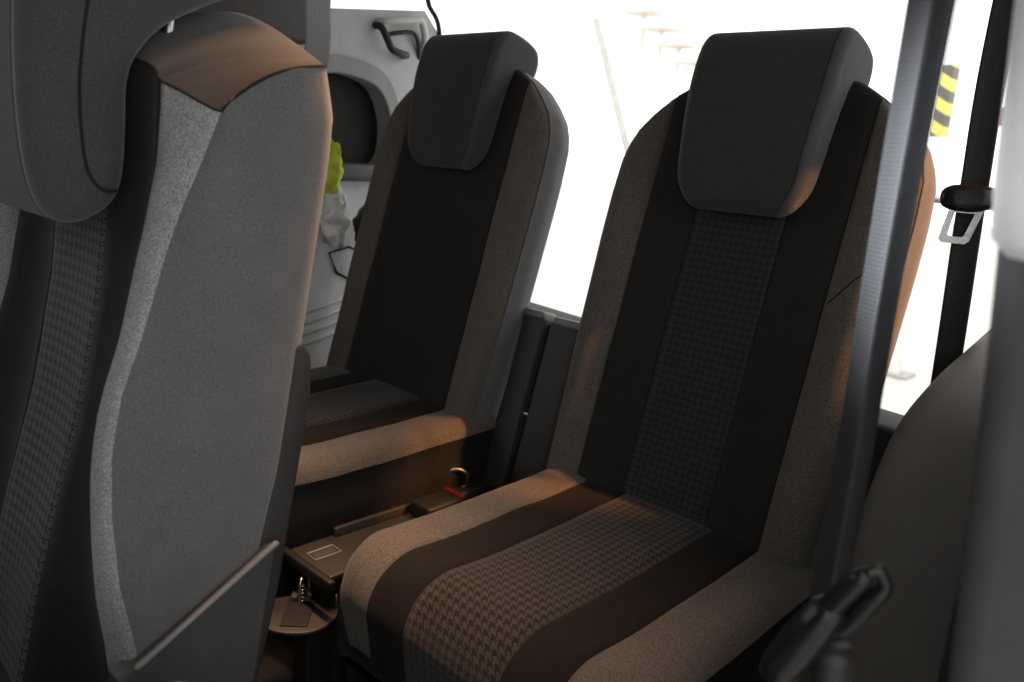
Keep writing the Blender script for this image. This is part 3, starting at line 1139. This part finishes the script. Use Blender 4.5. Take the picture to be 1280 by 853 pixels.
rings.append([Vector((0.470, p.x, p.y)) - QL for p in Pq])
cc = sum(rings[0], Vector()) / nq
rings = [[p.lerp(cc, t) for p in rings[0]] for t in (0.98, 0.6, 0.2)] + rings
V, F = loft(rings, True)
mesh_obj('moulded_cover', V, F, M['near_trim'], qt)
tube('cover_seam', [Vector(p) - QL for p in smooth_path([(0.334, -0.15, -0.2), (0.334, -0.14, 0.0), (0.334, -0.11, 0.12), (0.334, -0.02, 0.2), (0.334, 0.12, 0.23), (0.334, 0.32, 0.25)], 6)], 0.002, M['rubber'], qt, 6)

# release lever in the doorway, and the folded seat's unseen body added for shade
lv = thing('folded_seat', (0.25, -0.85, -0.29), 'folded seat showing only its glossy black two-pronged release lever at lower right', 'car seat')
LL = Vector(lv.location)
def lpath(pts, n=6):
    return [p - LL for p in smooth_path(pts, n)]


def radii(vals, n):
    return [float(np.interp(k / (n - 1), np.linspace(0, 1, len(vals)), vals)) for k in range(n)]


lb = lpath([(0.4245, -0.558, 0.214), (0.4275, -0.556, 0.221), (0.437, -0.553, 0.243), (0.446, -0.551, 0.264), (0.452, -0.55, 0.276)])
lever_o = tube('release_lever', lb, radii([0.003, 0.0085, 0.0115, 0.0122, 0.0118, 0.010, 0.006], len(lb)), M['gloss_black'], lv, 18)
lt = lpath([(0.446, -0.551, 0.266), (0.4535, -0.553, 0.2795), (0.461, -0.555, 0.293), (0.4655, -0.556, 0.301)])
tube('tine', lt, radii([0.006, 0.0068, 0.0068, 0.0066, 0.006, 0.0035], len(lt)), M['gloss_black'], lever_o, 14)
lt = lpath([(0.450, -0.545, 0.255), (0.4585, -0.546, 0.264), (0.467, -0.548, 0.281), (0.4745, -0.549, 0.295)])
tube('tine', lt, radii([0.006, 0.0065, 0.0062, 0.006, 0.0056, 0.0032], len(lt)), M['gloss_black'], lever_o, 14)
lt = lpath([(0.4655, -0.5555, 0.3005), (0.4700, -0.5525, 0.3025), (0.4742, -0.5495, 0.2945)])
tube('tine_bridge', lt, 0.0036, M['gloss_black'], lever_o, 12)
tube('stem', [Vector(p) - LL for p in smooth_path([(0.452, -0.545, 0.245), (0.455, -0.54, 0.20), (0.458, -0.535, 0.12), (0.46, -0.53, 0.0), (0.46, -0.53, -0.29)], 5)], 0.011, M['black_plastic'], lv, 12)
tube('pivot_pin', [Vector(p) - LL for p in ((0.432, -0.555, 0.205), (0.446, -0.545, 0.212))], 0.004, M['brass'], lv, 10)

sweep_pad('folded_cushion', [(p.x, p.y) for p in smooth_loop([(-1.16, -0.16), (-1.16, 0.0), (-1.10, 0.03), (-0.90, 0.035), (-0.70, 0.03), (-0.645, 0.0), (-0.640, -0.12), (-0.66, -0.17), (-0.90, -0.18), (-1.10, -0.18)], 4)],
          fillet_slices(0.195, 0.025, 0.002), M['dark_cloth'], lv, lambda s, v: Vector((0.245 + s, v.x, v.y)) - LL)
sweep_pad('folded_backrest', [(p.x, p.y) for p in smooth_loop([(-1.18, 0.04), (-1.18, 0.09), (-1.10, 0.115), (-0.90, 0.12), (-0.76, 0.11), (-0.715, 0.08), (-0.715, 0.05), (-0.80, 0.037), (-1.10, 0.037)], 4)],
          fillet_slices(0.19, 0.02, 0.002), M['grey_cloth'], lv, lambda s, v: Vector((0.245 + s, v.x, v.y)) - LL)
o = box('seat_frame', (0.07, -1.10, -0.29), (0.42, -0.66, -0.175), M['black_plastic'], lv, 0.01)
o.matrix_parent_inverse = Matrix.Translation(-LL)

# ------------------------------------------------------------------ far side trim
ft = thing('side_trim_panel', (-1.08, 0.1, -0.29), 'pale grey far side trim with a grab handle and dark round recess', 'interior trim')
FL = Vector(ft.location)


def fput(o):
    o.matrix_parent_inverse = Matrix.Translation(-FL)
    return o


# upper panel with an arched recess cut into it
import bmesh as _bm


def panel_with_hole(name, outer, hole, x0, x1, mat, parent):
    """Flat moulded panel (y,z outline) with a hole whose walls run back to x1."""
    from mathutils.geometry import tessellate_polygon
    O = [Vector((0, *p)) for p in outer]
    H = [Vector((0, *p)) for p in hole]
    tri = tessellate_polygon([[Vector((p.y, p.z, 0)) for p in O], [Vector((p.y, p.z, 0)) for p in H]])
    allp = O + H
    n0, n1 = len(O), len(H)
    V = [Vector((x0, p.y, p.z)) for p in allp] + [Vector((x1, p.y, p.z)) for p in allp]
    F = [tuple(t) for t in tri]
    N = n0 + n1
    for k in range(n1):
        a, b_ = n0 + k, n0 + (k + 1) % n1
        F.append((a, b_, N + b_, N + a))
    for k in range(n0):
        a, b_ = k, (k + 1) % n0
        F.append((a, b_, N + b_, N + a))
    return mesh_obj(name, V, F, mat, parent, False)


hole = [(p.x, p.y) for p in smooth_loop([(0.06, 0.50), (0.065, 0.62), (0.12, 0.645), (0.19, 0.643), (0.25, 0.625), (0.284, 0.58), (0.296, 0.52), (0.285, 0.46), (0.24, 0.43), (0.15, 0.425), (0.07, 0.43)], 4)]
fput(panel_with_hole('upper_panel', [(-0.35, 0.0), (0.44, 0.0), (0.44, 0.55), (0.43, 0.77), (0.385, 0.815), (0.10, 0.775), (-0.02, 0.765), (-0.35, 0.74)], hole, -1.05, -1.14, M['far_trim'], ft))
rc_ = fput(prism('recess', hole, 0, -1.115, -1.105, M['rubber'], ft, 0.0))
ringp = [Vector((-1.049, p[0], p[1])) - FL for p in hole]
M['arch_grey'] = plastic('arch_grey', (0.26, 0.265, 0.275), 0.5)
tube('recess_rim', ringp, 0.005, M['arch_grey'], ft, 8, True)
wide = [(0.19 + (p[0] - 0.185) * 1.17, 0.545 + (p[1] - 0.53) * 1.17) for p in hole]
fput(panel_with_hole('arch_surround', wide, hole, -1.044, -1.05, M['arch_grey'], ft))
fput(box('dark_corner', (-1.06, -0.40, 0.69), (-1.02, 0.055, 0.90), M['trim_grey'], ft, 0.012))
fput(box('pillar_strip', (-1.10, 0.02, 0.775), (-1.045, 0.10, 0.96), M['trim_grey'], ft, 0.008))
gh = smooth_path([(-1.055, 0.238, 0.760), (-1.030, 0.241, 0.755), (-1.018, 0.252, 0.728), (-1.015, 0.264, 0.709), (-1.015, 0.290, 0.7025), (-1.03, 0.318, 0.703), (-1.055, 0.322, 0.703)], 6)
tube('handle_and_shadow', [p - FL for p in gh], 0.0085, M['black_plastic'], ft, 10)  # black bar stands in for the shadow outline of the recessed handle
gh2 = smooth_path([(-1.055, 0.244, 0.766), (-1.030, 0.252, 0.771), (-1.018, 0.300, 0.779), (-1.018, 0.345, 0.786), (-1.025, 0.362, 0.772), (-1.035, 0.377, 0.745), (-1.055, 0.385, 0.715)], 6)
tube('handle_and_shadow', [p - FL for p in gh2], 0.0085, M['far_trim_pale'], ft, 10)
tube('handle_and_shadow', [p - FL for p in smooth_path([(-1.053, 0.27, 0.742), (-1.04, 0.30, 0.752), (-1.035, 0.335, 0.757), (-1.035, 0.352, 0.745), (-1.045, 0.368, 0.715), (-1.055, 0.372, 0.70)], 6)], 0.005, M['black_plastic'], ft, 8)  # thin black bar, also a shadow outline drawn as a solid
tube('window_seal', [Vector(p) - FL for p in smooth_path([(-1.048, 0.440, 0.30), (-1.048, 0.440, 0.60), (-1.048, 0.432, 0.775), (-1.048, 0.395, 0.83), (-1.04, 0.380, 0.87), (-1.04, 0.36, 0.95)], 6)], 0.006, M['rubber'], ft, 8)
# lower wheel-arch cover with a square lid and ribs
fput(prism('wheel_arch_cover', [(-0.35, -0.29), (0.42, -0.29), (0.42, 0.18), (0.30, 0.30), (0.10, 0.335), (-0.35, 0.335)], 0, -1.05, -0.95, M['far_trim_pale'], ft, 0.02, 4))
fput(prism('lid', [(0.058, 0.25), (0.11, 0.262), (0.16, 0.24), (0.15, 0.17), (0.078, 0.205)], 0, -0.952, -0.947, M['far_trim_pale'], ft, 0.002))
tube('lid_gap', [Vector((-0.9475, y, z)) - FL for y, z in ((0.058, 0.25), (0.11, 0.262), (0.16, 0.24), (0.15, 0.17), (0.078, 0.205))], 0.0028, M['rubber'], ft, 6, True)
for k in range(4):
    z = 0.125 - 0.024 * k
    tube('rib', [Vector((-0.948, -0.20, z - 0.05)) - FL, Vector((-0.948, 0.02, z)) - FL, Vector((-0.948, 0.10, z + 0.02)) - FL], 0.005, M['far_trim'], ft, 8)
fput(box('cross_ledge', (-1.05, -0.05, 0.405), (-0.985, 0.30, 0.445), M['trim_grey'], ft, 0.012))

# ------------------------------------------------------------------ bits beside the far seat


def crumple(name, ctr, size, mat, seed, amp=0.35, freq=22, sub=4):
    bm = _bm.new()
    _bm.ops.create_icosphere(bm, subdivisions=sub, radius=1.0)
    for v in bm.verts:
        d = v.co.normalized()
        q = Vector((d.x * size[0], d.y * size[1], d.z * size[2]))
        nz = mnoise.noise(q * freq + Vector((seed * 3.1, seed, 0)))
        rd = 1 - abs(mnoise.noise(q * freq * 1.9 + Vector((0, seed * 7.7, 2)))) * 0.5
        v.co = q * (0.85 + amp * nz) * rd + Vector(ctr)
    me = bpy.data.meshes.new(name)
    bm.to_mesh(me)
    bm.free()
    me.polygons.foreach_set('use_smooth', [True] * len(me.polygons))
    me.materials.append(mat)
    o = bpy.data.objects.new(name, me)
    COL.objects.link(o)
    return o


tag(crumple('safety_vest', (-0.93, 0.032, 0.435), (0.035, 0.05, 0.075), M['hivis'], 1), 'crumpled yellow safety vest wedged beside the far seat', 'vest')
tag(crumple('plastic_bag', (-0.925, 0.055, 0.325), (0.03, 0.04, 0.07), M['bag_white'], 4, 0.5, 30), 'clear white plastic bag below the yellow vest', 'bag')
bb = tag(crumple('black_bag', (-0.88, 0.14, 0.33), (0.045, 0.06, 0.09), M['bag_black'], 6, 0.4, 16), 'shiny black bag squeezed behind the far seat', 'bag')

# slotted panel leaning between the rear seats
sl = thing('slotted_panel', (-0.32, 0.08, -0.15), 'dark slotted panel leaning upright between the two rear seats', 'panel')
SL = Vector(sl.location)
tl = Matrix.Translation((-0.34, 0.03, -0.10)) @ Matrix.Rotation(-RC, 4, 'X')
M['panel_grey'] = plastic('panel_grey', (0.05, 0.05, 0.048), 0.6)
o = box('slat', (-0.058, -0.005, 0.0), (-0.006, 0.035, 0.325), M['panel_grey'], sl, 0.006, tl)
o.matrix_parent_inverse = Matrix.Translation(-SL)
o = box('slat', (0.006, -0.002, 0.0), (0.075, 0.038, 0.322), M['panel_grey'], sl, 0.006, tl)
o.matrix_parent_inverse = Matrix.Translation(-SL)
o = box('slot_backing', (-0.02, 0.012, 0.01), (0.02, 0.03, 0.315), M['rubber'], sl, 0.002, tl)
o.matrix_parent_inverse = Matrix.Translation(-SL)
o = box('clip', (-0.008, 0.002, 0.145), (0.008, 0.012, 0.151), M['metal'], sl, 0.001, tl)
o.matrix_parent_inverse = Matrix.Translation(-SL)
o = box('end_cap', (-0.060, -0.004, 0.318), (-0.012, 0.04, 0.335), M['bead_grey'], sl, 0.005, tl)
o.matrix_parent_inverse = Matrix.Translation(-SL)
o = box('end_cap', (0.010, -0.002, 0.315), (0.078, 0.042, 0.332), M['bead_grey'], sl, 0.006, tl)
o.matrix_parent_inverse = Matrix.Translation(-SL)

# ------------------------------------------------------------------ fittings on the floor between the cushions
br = thing('floor_bracket', (-0.34, -0.22, -0.29), 'grey flat metal bracket with a small framed slot between the two cushions', 'seat bracket')
BL = Vector(br.location)


def put(o, root):
    o.matrix_parent_inverse = Matrix.Translation(-Vector(root.location))
    return o


put(box('plate', (-0.392, -0.372, -0.108), (-0.286, -0.06, -0.100), M['bracket_metal'], br, 0.003), br)
put(box('support', (-0.380, -0.36, -0.29), (-0.296, -0.06, -0.109), M['rubber'], br, 0.004), br)
put(box('flange', (-0.388, -0.30, -0.100), (-0.380, -0.06, -0.085), M['bracket_metal'], br, 0.002), br)
fr_ = [(-0.362, -0.362), (-0.338, -0.362), (-0.338, -0.318), (-0.362, -0.318)]
put(tube('slot_frame', [(x, y, -0.0995) for x, y in fr_], 0.0020, M['bead_grey'], br, 6, True), br)
put(box('slot_plate', (-0.358, -0.358, -0.0998), (-0.342, -0.322, -0.0985), M['trim_grey'], br, 0.0004), br)
put(box('end_stop', (-0.400, -0.386, -0.114), (-0.268, -0.374, -0.096), M['black_plastic'], br, 0.004), br)
for yy in (-0.24, -0.14):
    put(tube('bolt', [(-0.34, yy, -0.1005), (-0.34, yy, -0.094)], 0.007, M['dull_metal'], br, 6), br)
lp = thing('latch_plate', (-0.32, -0.385, -0.29), 'rounded metal latch plate with a small spring striker on the dark floor', 'floor latch')
PLc = Vector(lp.location)
pout = [(p.x, p.y) for p in smooth_loop([(-0.374, -0.418), (-0.362, -0.375), (-0.345, -0.325), (-0.318, -0.322), (-0.288, -0.352), (-0.268, -0.392), (-0.275, -0.425), (-0.305, -0.452), (-0.345, -0.452)], 4)]
put(prism('plate', pout, 2, -0.166, -0.160, M['bracket_metal'], lp, 0.002, 2), lp)
put(box('plinth', (-0.335, -0.40, -0.29), (-0.300, -0.35, -0.1665), M['rubber'], lp, 0.004), lp)
sx_ = Matrix.Translation((-0.322, -0.398, -0.160)) @ Matrix.Rotation(R(-42), 4, 'Z')
put(box('slot', (-0.045, -0.020, 0.0004), (0.04, 0.018, 0.0022), M['black_plastic'], lp, 0.0005, sx_), lp)
put(box('catch', (-0.038, -0.016, 0.0024), (-0.020, 0.012, 0.010), M['trim_grey'], lp, 0.001, sx_), lp)
coil = [(-0.340 + 0.006 * math.cos(k * 0.7), -0.383 + 0.006 * math.sin(k * 0.7), -0.160 + 0.00065 * k) for k in range(48)]
put(tube('striker_spring', coil, 0.0012, M['metal'], lp, 6), lp)
put(tube('striker', smooth_path([(-0.348, -0.366, -0.160), (-0.348, -0.366, -0.128), (-0.341, -0.378, -0.120), (-0.334, -0.390, -0.126), (-0.334, -0.390, -0.160)], 5), 0.0028, M['metal'], lp, 8), lp)
put(tube('stud', [(-0.300, -0.352, -0.160), (-0.300, -0.352, -0.138)], 0.005, M['metal'], lp, 10), lp)
rg = thing('metal_loop', (-0.395, -0.03, -0.29), 'shiny bent metal loop between the two rear cushions', 'metal loop')
put(tube('loop', [(-0.390 + 0.012 * math.cos(a), -0.045 + 0.020 * math.cos(a), -0.072 + 0.020 * math.sin(a)) for a in [2 * math.pi * k / 28 for k in range(28)]], 0.0045, M['dull_metal'], rg, 8, True), rg)
put(box('anchor', (-0.42, -0.06, -0.29), (-0.36, 0.02, -0.085), M['black_plastic'], rg, 0.006), rg)
tb = thing('buckle', (-0.352, -0.118, -0.10), 'dark belt buckle with a red edge beside the metal loop', 'belt buckle')
put(box('shell', (-0.375, -0.16, -0.0995), (-0.325, -0.085, -0.072), M['black_plastic'], tb, 0.006), tb)
put(box('red_button', (-0.372, -0.088, -0.092), (-0.328, -0.078, -0.070), M['red'], tb, 0.002), tb)
tg_ = Matrix.Translation((-0.268, -0.328, -0.163)) @ Matrix.Rotation(R(-18), 4, 'Z')
ft_ = thing('floor_tag', (-0.268, -0.328, -0.29), 'small tan reflective tag low beside the near cushion corner', 'tag')
put(box('face', (-0.005, -0.020, 0.0), (0.005, 0.020, 0.003), M['brass'], ft_, 0.0006, tg_), ft_)
put(box('bracket', (-0.008, -0.022, -0.127), (0.008, 0.022, -0.0005), M['black_plastic'], ft_, 0.002, tg_), ft_)

# ------------------------------------------------------------------ things in the hall beyond
sp_ = thing('striped_post', (-1.27, 5.0, GZ), 'yellow and black striped post seen through the rear opening', 'post')
box('post', (-0.037, -0.06, 0.0), (0.037, 0.06, 2.6), M['white_paint'], sp_, 0.006)  # plain white stands in for stripes washed out by glare
box('hazard_band', (-0.040, -0.066, 1.64), (0.040, 0.066, 2.09), M['hazard'], sp_, 0.006)
box('post_foot', (-0.11, -0.11, 0.0), (0.11, 0.11, 0.02), M['pale_grey'], sp_, 0.004)
pole = thing('leaning_pole', (-1.85, 3.0, GZ), 'pale slim pole leaning in the bright hall behind the seats', 'pole')
POL = Vector(pole.location)
tube('rod', [Vector(p) - POL for p in ((-1.72, 3.0, GZ), (-2.316, 3.0, 0.54), (-2.643, 3.0, 1.282))], 0.022, M['pole_grey'], pole, 10)
tube('rod', [Vector(p) - POL for p in ((-1.62, 3.02, GZ), (-2.22, 3.02, 0.54), (-2.50, 3.02, 1.18))], 0.010, M['white_paint'], pole, 10)
st = thing('step_rack', (-4.1, 6.0, GZ), 'faint pale stepped rack against the hall wall', 'rack')
for k in range(4):
    box('shelf', (-0.55 + 0.22 * k, -0.15, 2.74 - 0.16 * k), (-0.20 + 0.22 * k, 0.15, 2.83 - 0.16 * k), M['beige'], st, 0.01)
    box('upright', (-0.40 + 0.22 * k, -0.02, 0.0), (-0.36 + 0.22 * k, 0.02, 2.74 - 0.16 * k), M['hall_wall'], st, 0.004)
sg = thing('red_sign', (-1.02, 5.3, GZ), 'small red sign plate on a stand at the hall side', 'sign')
box('plate', (-0.10, -0.01, 1.74), (0.10, 0.01, 1.86), M['red'], sg, 0.004)
box('stand', (-0.015, -0.012, 0.0), (0.015, 0.012, 1.74), M['white_paint'], sg, 0.003)
